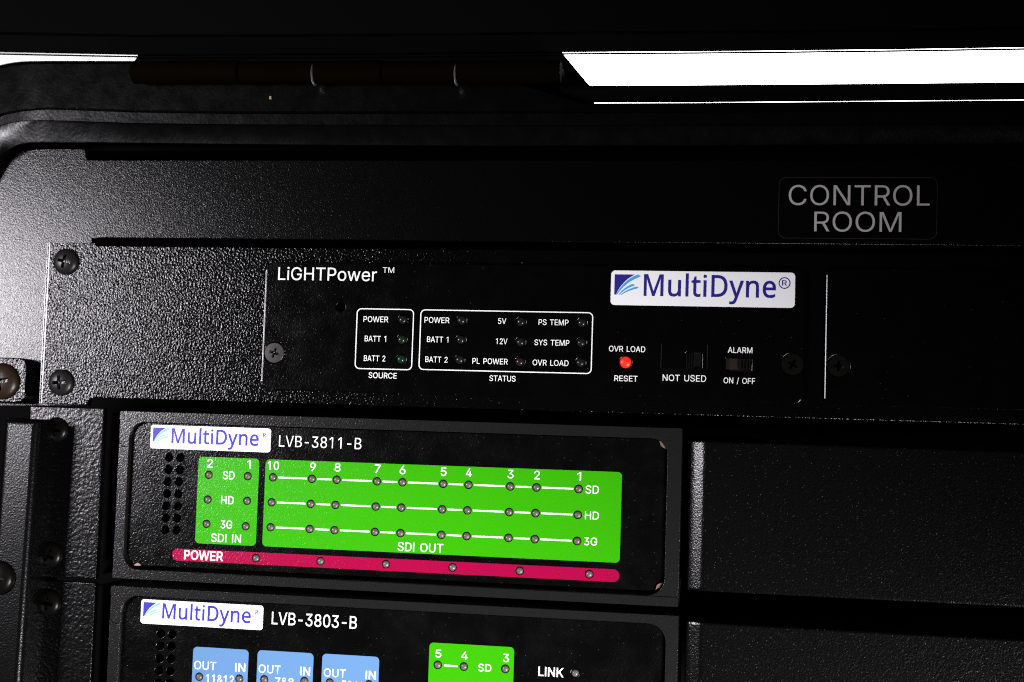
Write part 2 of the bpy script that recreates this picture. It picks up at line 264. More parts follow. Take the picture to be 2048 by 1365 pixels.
# ------------------------------------------------------------------ lettering (outlines of the letters as data)
GLYPHS = 'inter#A480;16,0 85,0 135,142 344,142 395,0 463,0 276,509 201,509;191,302 213,371 239,456 264,372 287,302 324,199 155,199|B456;125,57 125,231 248,231 269,229 289,225 306,218 320,209 333,197 342,184 350,169 354,153 355,137 353,115 344,96 330,80 309,67 281,60 245,57;60,0 247,0 284,2 317,8 344,18 368,31 386,48 400,67 410,88 416,111 418,136 416,161 411,184 402,203 391,220 378,234 363,245 347,254 331,260 315,264 356,286 368,295 387,320 393,336 397,353 398,374 396,398 390,421 381,442 367,461 350,477 329,491 304,501 274,507 241,509 60,509;240,452 270,449 294,442 313,429 326,412 333,393 336,372 335,355 330,340 323,326 314,314 302,304 288,296 273,290 238,285 125,285 125,452|C510;53,157 70,115 92,79 119,49 150,25 186,7 225,-3 267,-7 293,-6 317,-2 341,5 363,13 383,24 402,38 420,53 435,71 448,91 459,112 467,135 473,160 408,160 389,114 357,81 315,60 267,53 237,56 210,63 184,76 161,94 141,117 125,145 113,177 106,213 103,254 106,295 113,332 125,364 141,391 161,414 184,432 209,445 237,453 267,456 315,449 357,428 389,395 404,365 408,348 473,348 467,373 459,397 448,418 435,438 419,456 402,471 383,485 362,496 317,511 267,516 225,512 186,501 150,484 119,459 92,429 70,393 53,352 44,305 40,254 44,203|D502;60,509 60,0 219,0 268,3 312,14 351,31 384,54 411,83 433,119 449,159 458,205 462,255 458,306 449,351 433,391 412,426 385,455 353,478 315,495 273,505 225,509;215,57 125,57 125,452 221,452 258,449 291,441 320,428 344,410 364,388 379,361 390,329 397,294 399,255 397,216 390,181 379,149 363,122 343,99 318,81 288,68 254,60|E419;60,0 375,0 375,57 125,57 125,229 355,229 355,286 125,286 125,452 372,452 372,509 60,509|F410;125,0 125,221 346,221 346,278 125,278 125,452 369,452 369,509 60,509 60,0|G520;118,49 149,25 185,7 225,-3 269,-7 308,-4 344,5 377,19 406,38 431,62 451,91 466,124 475,160 478,200 478,256 283,256 283,199 415,199 413,173 407,147 396,123 382,102 365,85 345,71 322,61 296,55 269,53 238,56 210,63 184,76 161,95 141,117 125,145 113,177 106,213 103,254 106,295 113,332 125,364 141,392 160,414 183,432 209,445 236,453 265,456 315,448 356,427 387,393 408,349 474,349 468,373 460,395 449,416 436,436 421,453 403,469 384,483 363,494 340,504 316,510 291,514 265,516 223,512 184,501 149,484 117,459 91,429 69,393 53,352 43,305 40,254 43,203 53,157 69,116 91,79|H517;60,0 125,0 125,232 392,232 392,0 457,0 457,509 392,509 392,289 125,289 125,509 60,509|I185;60,0 60,509 125,509 125,0|K467;60,0 125,0 125,167 198,245 372,0 449,0 243,289 448,509 364,509 212,344 174,303 139,261 124,242 125,334 125,509 60,509|L393;60,509 60,0 361,0 361,57 125,57 125,509|M628;120,435 170,291 286,0 342,0 456,291 482,363 507,436 504,327 504,0 568,0 568,509 476,509 352,187 315,73 299,123 277,187 152,509 60,509 60,0 122,0 122,328|N523;120,431 148,381 177,331 202,290 387,0 463,0 463,509 399,509 399,157 401,108 403,76 388,107 363,151 343,183 136,509 60,509 60,0 125,0 125,291|O533;53,157 70,115 92,79 119,49 150,25 186,7 225,-3 267,-7 309,-3 348,7 384,25 415,49 442,79 464,115 480,157 490,203 493,254 490,305 480,352 464,393 442,429 415,459 384,484 348,501 309,512 267,516 225,512 186,501 150,484 119,459 92,429 70,393 53,352 44,305 40,254 44,203;125,144 113,176 106,213 103,254 106,295 113,332 125,364 142,392 161,415 184,433 210,445 237,453 267,456 296,453 324,446 349,433 372,415 392,392 408,365 420,332 428,295 430,254 428,213 420,176 408,144 392,116 372,94 349,76 324,63 296,55 267,53 237,55 210,63 184,76 161,94 142,117|P445;125,0 125,186 235,186 272,188 305,195 332,207 356,223 375,243 390,265 400,291 407,318 409,348 407,377 400,404 390,430 375,452 356,471 332,487 305,499 272,506 235,509 60,509 60,0;257,244 233,242 125,242 125,452 232,452 257,451 279,446 297,439 312,428 324,416 333,402 339,385 343,367 344,348 343,328 339,310 333,294 324,279 312,266 297,256 279,248|R449;60,0 125,0 125,198 236,198 246,199 353,0 428,0 314,209 333,217 356,232 376,250 390,271 401,296 407,323 409,352 407,381 401,408 390,433 376,455 356,473 333,489 305,500 273,506 236,509 60,509;125,452 233,452 258,451 279,446 298,440 313,430 325,419 334,405 340,389 344,371 345,352 344,333 340,316 334,300 325,287 313,276 298,267 280,260 258,256 234,255 125,255|S447;64,60 81,40 102,23 128,9 156,-1 188,-7 224,-9 261,-7 294,0 323,11 349,25 370,43 386,64 399,87 406,112 408,139 407,161 402,180 395,198 384,213 359,238 312,264 264,279 212,293 169,308 155,315 142,324 131,334 122,345 117,359 115,376 117,391 121,405 129,418 139,430 152,440 167,448 185,454 225,459 254,456 280,449 302,437 320,421 332,402 337,378 401,378 398,403 390,427 377,449 360,468 340,484 316,498 289,508 259,514 227,516 195,514 165,508 138,498 113,484 92,468 75,448 62,425 54,400 52,372 56,341 67,313 86,289 112,269 145,253 184,239 245,222 296,205 322,189 340,168 344,154 346,139 344,122 338,106 329,92 317,79 303,69 286,60 267,54 246,50 224,49 204,50 185,53 166,59 150,66 136,76 123,88 114,102 108,118 104,137 38,137 42,109 51,83|T449;32,509 32,452 193,452 193,0 257,0 257,452 417,452 417,509|U517;60,173 63,140 71,108 85,80 103,55 126,33 154,15 186,2 220,-6 259,-8 297,-6 332,2 363,15 391,33 414,55 433,80 446,108 454,140 457,173 457,509 393,509 393,178 391,155 385,133 377,113 364,95 349,80 331,68 309,59 285,53 259,52 232,53 208,59 187,68 169,80 153,95 141,113 132,133 126,155 124,178 124,509 60,509|V480;84,509 16,509 204,0 278,0 463,509 395,509 290,206 267,138 241,52 215,137 192,206|W686;155,0 230,0 318,323 335,395 343,437 351,391 368,323 455,0 530,0 670,509 603,509 510,145 492,62 486,94 462,196 380,509 306,509 224,196 211,145 193,61 187,94 163,196 82,509 16,509|Y472;91,509 16,509 203,208 203,0 268,0 268,208 455,509 381,509 280,344 251,293 237,260 222,292 192,344|0453;57,155 69,113 85,77 105,48 130,24 158,7 191,-3 227,-7 263,-3 295,7 323,24 348,48 368,77 384,113 396,155 403,202 405,254 403,306 396,353 384,395 368,431 348,461 323,484 295,502 262,512 227,516 191,512 159,502 130,484 106,461 85,431 69,395 57,353 50,306 48,254 50,202;123,144 115,176 111,213 109,254 111,295 115,332 123,365 134,393 147,416 163,435 182,449 203,457 227,460 250,457 271,449 290,435 306,416 320,393 330,365 338,332 342,295 344,254 342,213 338,176 330,144 320,116 306,92 290,74 271,60 250,52 227,50 203,52 182,60 163,74 147,92 134,116|1453;206,509 82,427 82,358 206,440 206,0 271,0 271,509|2453;127,362 128,381 132,398 139,413 148,427 159,438 172,447 188,454 205,458 224,460 258,455 273,449 287,441 298,431 308,419 315,405 319,389 320,371 316,341 311,327 282,282 234,229 64,47 64,0 389,0 389,57 153,58 267,180 336,259 351,280 363,299 377,336 380,354 381,372 379,398 372,423 361,445 346,465 328,482 306,497 281,507 254,513 225,516 196,513 168,507 143,496 121,482 102,464 86,442 75,418 68,391 66,362|3453;133,10 159,1 188,-5 218,-7 251,-5 281,2 309,12 333,27 354,45 370,66 383,90 390,116 393,145 391,173 383,198 371,222 354,244 333,262 308,276 279,286 247,290 221,289 372,461 372,509 70,509 70,452 288,450 157,299 157,248 201,248 229,246 254,241 275,234 292,223 306,211 316,196 323,180 328,163 329,145 328,125 323,108 315,93 304,80 291,69 275,61 258,55 239,51 219,50 200,51 182,54 165,59 150,66 137,76 126,87 118,100 112,115 109,132 44,132 48,104 57,79 70,57 88,38 108,22|4453;40,158 40,105 282,105 282,0 343,0 343,105 413,105 413,163 343,163 343,318 282,318 282,163 109,164 311,509 247,509|5453;60,130 63,105 71,82 83,60 99,41 118,25 140,11 165,1 192,-5 221,-7 253,-4 282,3 309,15 332,32 352,52 369,76 381,102 388,132 391,163 390,187 386,210 379,231 370,251 358,269 345,285 330,299 313,311 294,321 274,328 252,332 229,334 212,333 194,330 178,325 148,311 135,301 151,452 366,452 366,509 96,509 67,253 128,246 139,255 167,268 218,277 238,275 257,270 275,262 290,251 303,237 314,221 321,203 326,183 328,162 326,141 322,122 314,104 304,89 291,75 276,64 259,56 241,51 221,50 204,51 188,54 173,60 160,68 148,78 138,89 130,102 125,115 122,130|6453;84,74 100,51 119,31 142,15 168,3 196,-4 226,-7 257,-4 284,3 310,14 333,30 352,50 368,73 379,98 387,127 389,157 387,187 380,215 370,240 355,262 337,280 316,295 291,305 265,312 235,314 196,307 173,293 322,509 252,509 137,340 112,302 93,268 80,239 71,212 65,187 64,162 66,130 73,101;138,102 131,119 126,138 125,158 126,179 131,197 138,214 148,229 160,241 174,252 190,259 207,264 226,265 245,264 263,259 279,251 293,241 304,228 314,213 322,196 326,178 327,157 326,137 322,119 314,101 304,86 293,73 279,63 263,55 245,50 226,48 207,50 190,55 174,63 160,73 148,86|7453;97,0 165,0 391,449 391,509 62,509 62,452 323,450|8453;74,62 91,42 111,25 136,11 163,1 193,-5 226,-7 259,-5 289,1 317,11 341,25 362,42 378,62 391,84 398,109 401,135 399,156 395,176 387,195 377,212 365,228 351,241 335,252 312,264 343,289 359,308 372,330 379,354 382,380 379,405 373,429 361,450 346,469 328,485 306,498 282,508 255,514 226,516 197,514 170,508 146,498 124,485 106,469 90,450 79,429 73,405 70,380 73,354 80,330 93,308 109,289 141,264 117,252 101,241 87,228 75,212 65,195 58,176 53,156 52,135 54,109 62,84;129,91 121,106 117,121 115,139 117,157 122,173 130,189 140,202 169,223 187,230 206,234 226,235 247,234 265,230 283,223 312,202 322,189 330,173 335,157 337,139 335,121 331,106 323,91 313,79 300,69 285,60 267,54 248,50 226,49 205,50 185,54 167,60 152,69 139,79;134,359 133,376 134,392 138,407 153,432 164,442 192,455 208,459 226,460 244,459 260,455 288,442 299,432 308,420 314,407 318,392 319,376 318,359 314,344 307,330 298,318 287,308 274,300 260,294 244,291 226,290 209,291 193,294 178,300 165,308 154,318 145,330 138,344|9453;83,269 98,247 116,229 137,214 161,203 188,197 218,195 257,202 279,216 130,0 200,0 315,168 340,207 359,240 373,270 382,296 387,322 389,347 387,378 380,408 368,434 352,458 333,478 310,494 285,506 256,513 226,516 196,513 168,506 143,494 120,479 101,459 85,436 73,411 66,382 64,352 66,321 72,294;138,295 131,313 127,331 125,352 127,372 131,390 138,407 148,423 160,435 174,446 190,454 207,459 226,460 245,459 263,454 279,446 293,435 305,422 314,407 322,390 326,371 327,350 326,330 322,312 314,295 305,280 293,267 279,257 263,249 245,245 226,243 207,245 190,250 174,257 160,268 148,280|&448;54,62 69,42 88,26 110,12 136,1 165,-5 197,-7 221,-5 246,-1 271,7 294,17 315,30 328,43 364,0 438,0 366,87 371,92 397,144 403,167 406,194 408,224 349,224 348,198 343,174 336,151 328,133 219,266 256,293 291,325 315,362 324,404 322,424 317,442 308,459 297,475 283,488 266,499 246,507 224,512 200,513 176,512 154,507 134,499 117,488 102,474 91,458 82,440 77,420 75,398 77,379 81,361 87,344 121,293 135,275 85,235 70,220 47,189 40,173 36,154 34,133 36,108 43,84;109,87 102,101 98,115 97,131 98,146 103,161 110,174 121,188 135,202 172,230 292,86 269,69 251,59 232,52 213,48 193,46 158,51 143,57 118,76;168,453 201,461 219,459 233,454 245,445 255,434 260,420 262,405 255,375 237,352 216,335 183,310 169,327 145,363 137,399 145,431|/249;235,533 178,533 14,-76 71,-76|-453;114,244 114,188 337,188 337,244|o415;44,116 56,85 72,58 93,35 117,16 144,3 174,-5 207,-8 241,-5 271,3 299,16 323,35 343,58 359,85 371,116 379,150 381,187 379,225 371,260 359,291 343,318 323,341 299,360 271,374 241,382 207,384 174,382 144,374 117,360 93,341 72,318 56,291 44,260 37,225 34,187 37,150;108,117 102,139 98,163 96,187 98,212 102,236 108,258 118,278 130,296 145,310 163,321 184,328 207,330 231,328 252,321 270,310 285,296 298,278 307,258 314,236 318,212 319,187 318,163 314,139 307,117 298,97 285,80 270,66 252,55 231,49 207,46 184,49 163,55 145,66 130,80 118,97|w567;87,379 23,379 138,0 199,0 263,225 284,309 319,172 368,0 429,0 545,379 480,379 434,214 413,135 397,66 382,136 362,214 316,379 252,379 206,214 186,135 170,64 154,137 133,214|e404;96,221 102,251 109,270 119,286 131,301 146,313 164,323 183,328 205,330 227,328 246,323 263,314 277,301 288,286 298,269 304,248 308,223;44,116 56,85 72,58 92,35 117,16 145,3 177,-5 212,-8 237,-7 261,-3 283,4 302,14 320,26 335,39 348,55 358,72 365,91 306,105 285,73 254,53 212,46 190,48 169,53 151,61 135,73 121,88 110,106 102,127 98,151 97,169 371,169 370,227 365,256 357,282 347,305 334,324 319,341 303,355 285,366 266,374 246,380 226,383 205,384 172,382 142,373 115,359 91,340 71,317 55,290 44,258 36,224 34,187 37,150|r259;114,0 114,237 115,254 119,269 126,284 135,296 146,306 159,315 174,321 207,326 243,322 243,384 213,385 191,383 171,377 152,367 137,354 124,339 113,321 112,379 53,379 53,0|i167;41,483 47,463 63,448 73,444 95,444 105,448 121,463 125,472 125,494 121,504 84,524 47,504;53,379 53,0 114,0 114,379|™424;82,480 82,326 115,326 115,480 170,480 170,509 27,509 27,480;298,375 238,509 205,509 202,326 235,326 235,450 289,326 307,326 361,450 361,326 394,326 390,509 357,509~noto#M609;120,364 117,420 277,0 326,0 487,420 486,364 484,295 484,0 544,0 544,480 455,480 303,87 154,480 65,480 65,0 121,0 121,291|u415;53,360 53,124 57,83 68,49 86,25 111,7 144,-3 184,-7 207,-5 229,-1 250,6 269,17 285,31 299,48 310,0 358,0 358,360 299,360 299,173 296,134 289,102 276,76 256,57 229,46 193,42 164,46 142,56 126,73 116,97 113,128 113,360|l173;57,510 57,0 116,0 116,510|t242;11,343 11,314 62,314 62,105 63,78 68,55 77,37 87,22 100,11 115,3 149,-6 167,-7 201,-4 228,4 228,49 205,44 177,42 162,43 148,49 137,57 128,70 123,86 121,106 121,314 225,314 225,360 121,360 121,443 86,443 62,366|i173;52,457 62,429 117,436 122,457 117,479 62,486;57,360 57,0 116,0 116,360|D490;65,480 65,0 199,0 272,7 333,27 383,61 420,109 442,170 449,244 446,293 436,336 420,374 398,406 371,432 338,453 301,468 259,477 213,480;126,52 126,428 204,428 258,423 302,408 338,383 364,348 380,301 385,242 382,192 370,149 350,114 322,87 286,67 242,56 191,52|y343;56,-161 89,-158 116,-148 139,-131 157,-108 174,-81 187,-50 343,360 279,360 206,156 187,101 173,57 160,104 142,155 64,360 1,360 146,-1 127,-49 118,-67 108,-82 97,-95 83,-105 66,-111 47,-113 7,-109 7,-156 28,-160|n415;105,360 57,360 57,0 116,0 116,187 119,226 126,258 139,283 158,302 186,313 222,317 251,314 273,303 289,286 299,262 302,230 302,0 361,0 361,234 357,277 346,310 328,335 302,353 270,363 230,367 208,365 186,361 165,353 146,342 130,328 115,311|e379;37,177 39,140 47,106 59,76 75,51 96,30 120,14 147,3 177,-4 210,-7 274,-1 328,17 328,69 274,50 213,44 180,47 152,58 129,76 113,100 102,131 98,169 345,169 345,204 343,235 337,264 327,290 313,312 296,331 276,347 252,358 226,364 196,367 166,364 138,357 112,344 90,326 72,305 57,279 46,249 39,215;99,216 105,245 114,271 129,291 147,306 169,315 195,318 223,315 245,306 262,290 273,269 280,244 283,216|R418;126,0 126,198 221,198 337,0 408,0 276,215 322,239 336,250 348,264 358,279 366,298 370,319 372,343 367,385 353,419 329,446 296,464 252,476 197,480 65,480 65,0;194,427 230,425 259,418 281,407 297,391 306,369 310,340 307,313 298,290 283,272 261,259 233,252 197,249 126,249 126,427'
def parse(s):
    out = {}
    for g in s.split('|'):
        ch, adv, rest = g[0], None, None
        a, *cs = g[1:].split(';')
        out[ch] = (int(a), [[(int(p.split(',')[0]), int(p.split(',')[1])) for p in c.split(' ')] for c in cs if c])
    return out
FONT = {k: parse(v) for k, v in (x.split('#', 1) for x in GLYPHS.split('~'))}
def sarea(p): return sum(p[i][0]*p[(i+1) % len(p)][1]-p[(i+1) % len(p)][0]*p[i][1] for i in range(len(p)))/2
def fatten(lp, w):
    out = []; n = len(lp)
    for i in range(n):
        a, b, c = lp[i-1], lp[i], lp[(i+1) % n]
        e1 = Vector((b[0]-a[0], b[1]-a[1])); e2 = Vector((c[0]-b[0], c[1]-b[1]))
        if e1.length < 1e-6 or e2.length < 1e-6: out.append(b); continue
        n1 = Vector((e1.y, -e1.x)).normalized(); n2 = Vector((e2.y, -e2.x)).normalized()
        t = n1+n2; k = 2/max(t.length_squared, .8)
        out.append((b[0]+t.x*k*w, b[1]+t.y*k*w))
    return out
def text_loops(s, x0, x1, z, cap, bold=0.0, font='inter', track=0):
    "lettering loops with ink from x0 to x1, baseline z, capitals cap high; bold = extra stroke each side as a share of cap"
    F = FONT[font]; H = max(p[1] for c in F['D'][1] for p in c)
    sp = 280
    loops = []; x = 0
    for ch in s:
        if ch == ' ': x += sp; continue
        adv, cs = F[ch]
        if cs:
            big = max(cs, key=lambda c: abs(sarea(c))); sg = 1 if sarea(big) > 0 else -1
            for c in cs:
                q = fatten(c, sg*bold*H) if bold else c
                loops.append([(px+x, pz) for px, pz in q])
        x += adv+track
    a = min(p[0] for l in loops for p in l); b = max(p[0] for l in loops for p in l)
    k = (x1-x0)/(b-a); kz = cap/H
    return [[(x0+(p[0]-a)*k, z+p[1]*kz) for p in l] for l in loops]
def T(s, xl, xr, base, cap, d, bold=.009, font='inter', track=0):
    "lettering placed from measured photo points: left, right, baseline at the middle, cap height in photo pixels"
    m_ = (xl+xr)/2
    a, b, c = U(xl, base, d), U(xr, base, d), U(m_, base, d)
    h = U(m_, base-cap, d)[1]-c[1]
    return text_loops(s, a[0], b[0], c[1], h, bold, font, track)
def printed(name, loops, d, mt, parent, label=None):
    return link(name, from_curve(loops, d, d), mt, parent, label)
def tube_loop(lp, w):
    "outline frame of stroke w"
    s = 1 if sarea(lp) > 0 else -1
    return [fatten(lp, s*w/2), fatten(lp, -s*w/2)]

# ------------------------------------------------------------------ screws and lamps shared meshes
def screw_mesh(r, kind, mt):
    if kind == 'pan':
        prof = [(r, -1.0), (r, .25)]
        prof += [(r*math.cos(a), .25+r*.42*math.sin(a)) for a in (math.radians(x) for x in range(10, 90, 10))]+[(0, .25+r*.42)]
        top = .25+r*.42
    else:
        prof = [(r*.8, -1.0), (r*.97, -.12), (r, -.04), (r*.97, .02), (r*.6, .05), (0, .06)]; top = .06
    me = lathe(prof, 40)
    w = r*.13; L = r*.54
    bm = bmesh.new()
    pts = [(w, L), (w, w), (L, w), (L, -w), (w, -w), (w, -L), (-w, -L), (-w, -w), (-L, -w), (-L, w), (-w, w), (-w, L)]
    k = .5
    f = [bm.verts.new((x*1.06, -(top+.3), z*1.06)) for x, z in pts]
    q = [bm.verts.new((x*k, -(top-r*(.85 if kind == 'pan' else .6)), z*k)) for x, z in pts]
    for i in range(12): bm.faces.new((f[i], f[(i+1) % 12], q[(i+1) % 12], q[i]))
    bm.faces.new(f); bm.faces.new(list(reversed(q)))
    bmesh.ops.recalc_face_normals(bm, faces=bm.faces)
    cm = bpy.data.meshes.new('cut'); bm.to_mesh(cm); bm.free()
    o = bpy.data.objects.new('a', me); c = bpy.data.objects.new('b', cm); C.objects.link(o); C.objects.link(c)
    md = o.modifiers.new('x', 'BOOLEAN'); md.object = c; md.operation = 'DIFFERENCE'; md.solver = 'EXACT'
    bpy.context.view_layer.update()
    res = bpy.data.meshes.new_from_object(o.evaluated_get(bpy.context.evaluated_depsgraph_get()))
    bpy.data.objects.remove(o); bpy.data.objects.remove(c)
    smooth(res, 32); res.transform(Matrix.Scale(MM, 4)); res.name = 'screw'
    res.materials.clear(); res.materials.append(MT[mt]); return res
SCREWS = {}
def screw(parent, px, py, d, r, kind='pan', mt='screw', turn=0, label=None):
    key = (round(r, 2), kind, mt)
    if key not in SCREWS: SCREWS[key] = screw_mesh(r, kind, mt)
    x, z = U(px, py, d)
    o = place('screw', SCREWS[key], None, Vector((x, -d, z))*MM, parent, label)
    o.rotation_euler = (0, math.radians(turn), 0); return o
LEDS = {}
def led(parent, px, py, d, r=.9, mt='led', h=.6, name='indicator_light', label=None):
    key = (r, mt, h)
    if key not in LEDS:
        prof = [(r, -1.6), (r, 0)]+[(r*math.cos(a), h*math.sin(a)) for a in (math.radians(x) for x in range(15, 90, 15))]+[(0, h)]
        me = lathe(prof, 24); me.transform(Matrix.Scale(MM, 4)); me.name = name; me.materials.append(MT[mt]); LEDS[key] = me
    x, z = U(px, py, d)
    return place(name, LEDS[key], None, Vector((x, -d, z))*MM, parent, label)

# ================================================================== setting
tag(link('background_wall', box(-900, 1100, -1010, -1000, -700, 900), 'wall'), 'bright white wall seen through the gap under the lid', 'wall', kind='structure')

# ================================================================== case
case = thing('equipment_case', (0, -60, -120), 'black moulded plastic equipment case with rounded rim and hinged lid', 'case')
# rim rows: (points in the photo, depth); every row has the same number of points, from the left wall round the corner to the right
XR = (270, 480, 700, 1000, 1165, 1400, 1750, 2100, 2350)
def row(corner, ys): return corner+list(zip(XR, ys))
A1 = [(-150, 460), (-140, 320), (-118, 230), (-80, 172), (-40, 143), (0, 130.5), (35, 124), (80, 122), (150, 121.8)]
A2 = [(-105, 460), (-97, 360), (-80, 300), (-55, 262), (-28, 241), (0, 228), (28, 220.5), (60, 216.5), (110, 214.5)]
A3 = [(-88, 460), (-80, 372), (-64, 320), (-42, 284), (-20, 262), (0, 251), (28, 244.5), (60, 241.5), (110, 241)]
A4 = [(-70, 470), (-62, 400), (-48, 352), (-30, 320), (-14, 304), (2, 292), (20, 271.5), (44, 256), (90, 248.6)]
A5 = [(-45, 470), (-40, 415), (-30, 375), (-18, 346), (-8, 326), (3, 311), (22, 296.5), (48, 286.5), (95, 283.6)]
def sh(c, dx, dy): return [(x+dx*max(0, min(1, (80-x)/120)), y+dy) for x, y in c]
rows = [
    (row(A1, (122, 125, 130, 150, 207, 206.3, 203.5, 200.5, 198.5)), -14),
    (row(sh(A1, .3, .4), (122.5, 125.5, 130.5, 150.5, 207.2, 206.5, 203.7, 200.7, 198.7)), 3.4),
    (row(sh(A1, 4, 7), (129, 132, 137, 157, 209, 208.5, 206, 203, 201)), 5),
    (row(A2, (220, 223, 223, 222, 221.5, 221, 219, 217, 216)), 5.6),
    (row(sh(A2, 1, 1.7), (221.7, 224.7, 224.7, 223.7, 223, 222.6, 220.6, 218.6, 217.6)), 4.7),
    (row(sh(A2, 3, 4), (224, 227, 227, 226, 225.3, 224.9, 222.9, 220.9, 219.9)), 4.8),
    (row(sh(A2, 4, 5.8), (225.8, 228.8, 228.8, 227.8, 227, 226.6, 224.6, 222.6, 221.6)), 5.6),
    (row(A3, (246.5, 249, 250, 251, 250.5, 250, 248, 246, 245)), 5.5),
    (row(sh(A3, 1, 1.5), (248, 250.5, 251.5, 252.5, 252, 251.5, 249.5, 247.5, 246.5)), 4.9),
    (row(A4, (250.8, 253, 254, 255, 254.5, 254, 252, 250, 249)), 4.6),
    (row(A5, (285.6, 288.2, 290.4, 291.5, 291, 290.5, 288.5, 286.5, 285.5)), 3.4),
    (row(sh(A5, 1, 1.4), (287, 289.6, 291.8, 293, 292.5, 292, 290, 288, 287)), 2.8),
    (row(sh(A5, 1, 2.8), (288.5, 291, 293, 294.5, 294, 293.5, 291.5, 289.5, 288.5)), -14),
]
def catmull(P, k=5):
    out = []
    for i in range(len(P)-1):
        p0, p1, p2, p3 = P[max(i-1, 0)], P[i], P[i+1], P[min(i+2, len(P)-1)]
        for t in range(k):
            t /= k
            out.append(tuple(.5*((2*p1[j])+(-p0[j]+p2[j])*t+(2*p0[j]-5*p1[j]+4*p2[j]-p3[j])*t*t+(-p0[j]+3*p1[j]-3*p2[j]+p3[j])*t**3) for j in (0, 1)))
    return out+[P[-1]]
def loft(rows_, closed=False, dip=0):                      # dip: how far the left side lies lower than the long side
    bm = bmesh.new(); prev = None; first = None
    for pts, d in rows_:
        cur = []
        for px, py in pts:
            t = max(0, min(1, (90-px)/150)); e = d-dip*t*t*(3-2*t) if d > 0 else d
            x, z = U(px, py, e); cur.append(bm.verts.new((x, -e, z)))
        first = first or cur
        if prev:
            for i in range(len(cur)-1): bm.faces.new((prev[i], prev[i+1], cur[i+1], cur[i]))
        prev = cur
    if closed:
        for i in range(len(first)-1): bm.faces.new((prev[i], prev[i+1], first[i+1], first[i]))
    bmesh.ops.recalc_face_normals(bm, faces=bm.faces)
    me = bpy.data.meshes.new('m'); bm.to_mesh(me); bm.free(); return me
def fix_corner(pts):                                       # the long side stays straight between its points
    out = catmull(pts[:10], 6)
    for p, q in zip(pts[9:], pts[10:]):
        n = 8; out += [(p[0]+(q[0]-p[0])*t/n, p[1]+(q[1]-p[1])*t/n) for t in range(1, n+1)]
    return out
me = loft([(fix_corner(p), d) for p, d in rows], dip=3.4); link('rim', smooth(me, 38), 'rim', case)
link('body', merge([box(-180, 330, -62, -60, -200, 56, 0), box(-180, 330, -60, -14.2, 52, 55.9)]), 'inside', case)
# narrow ledge behind the rim on the right, a hair of light between the two
lx = (1120, 1165, 1176, 1182, 1400, 1750, 2100, 2350)
top = (150, 165, 170, 172, 170.8, 168, 164.5, 162.5); bot = (205.3, 205.7, 205.8, 205.8, 205.2, 202.5, 199.5, 197.5)
link('ledge', loft([(list(zip(lx, bot)), -14), (list(zip(lx, [y+.0 for y in bot])), 0), (list(zip(lx, top)), 0), (list(zip(lx, top)), -14)], True), 'lid', case)
# lid
lidx = (-120, 0, 270, 700, 1128, 1500, 1800, 2100, 2350)
lidy = (99, 106, 111.5, 110, 105.8, 103.2, 99.8, 95.2, 91)
def lidrow(off, d): return (list(zip(lidx, [y+off for y in lidy])), d)
lid = link('lid', smooth(loft([lidrow(-.6, -12), lidrow(-.6, -3), lidrow(-3, -2.4), lidrow(-36, -2), lidrow(-42, .5), lidrow(-500, 9), lidrow(-500, -12)], True), 30), 'lid', case)
lipx = lidx
link('slit_bead', loft([(list(zip(lidx, [y+.7 for y in lidy])), -12), (list(zip(lidx, [y+.7 for y in lidy])), -4),  # added bead; the slit above it stands in for the lid edge's highlight
                  (list(zip(lidx, [y+4.6 for y in lidy])), -4), (list(zip(lidx, [y+4.6 for y in lidy])), -12)], True), 'lid', lid)
# hinge
hl = [U(*p, -6) for p in ((272, 100), (1122, 100), (1128, 110.5), (1176, 168), (1183, 173), (1184, 230), (255, 230), (262, 130), (275, 112.5))]
hinge = link('hinge', from_curve([hl], -12, -6, .2), 'lid', case)
cuts = (263, 478, 627, 765, 912, 1122)
for i in range(5):
    d = 10
    a, b = U(cuts[i]+1.2, 144, d), U(cuts[i+1]-1.2, 145, d)
    R_ = 2.95 if i % 2 == 0 else 2.8
    L_ = b[0]-a[0]
    k = lathe([(0, 0), (R_-.35, 0), (R_, .35), (R_, L_-.35), (R_-.35, L_), (0, L_)], 32, 'x')
    xs = [v.co.x for v in k.vertices]
    k.transform(Matrix.Translation((a[0]-min(xs), -d+1.0, a[1])))
    web = box(a[0]+.3, b[0]-.3, -6, d-1, a[1]-(2.2 if i % 2 else -.4), a[1]+(-.4 if i % 2 else 2.2))
    link('knuckle', merge([k, web]), 'hinge', hinge)
for px in (627, 912):  # added bright rings standing in for light glinting on the knuckle ends
    d = 10; x, z = U(px, 146, d)
    w = lathe([(2.0, -.22), (2.75, -.22), (2.98, 0), (2.75, .22), (2.0, .22)], 32, 'x')
    w.transform(Matrix.Translation((x, -d+1.0, z-.15)))
    link('knuckle_glint', w, 'glint_steel', hinge)
x, z = U(541, 196, 5.5)
tag(link('crumb', pillow(x-.3, x+.3, z-.45, z+.45, .2, 5.0, 5.8, .2, 3, 3), 'crumb'), 'tiny tan crumb stuck on the case rim below the hinge', 'crumb')

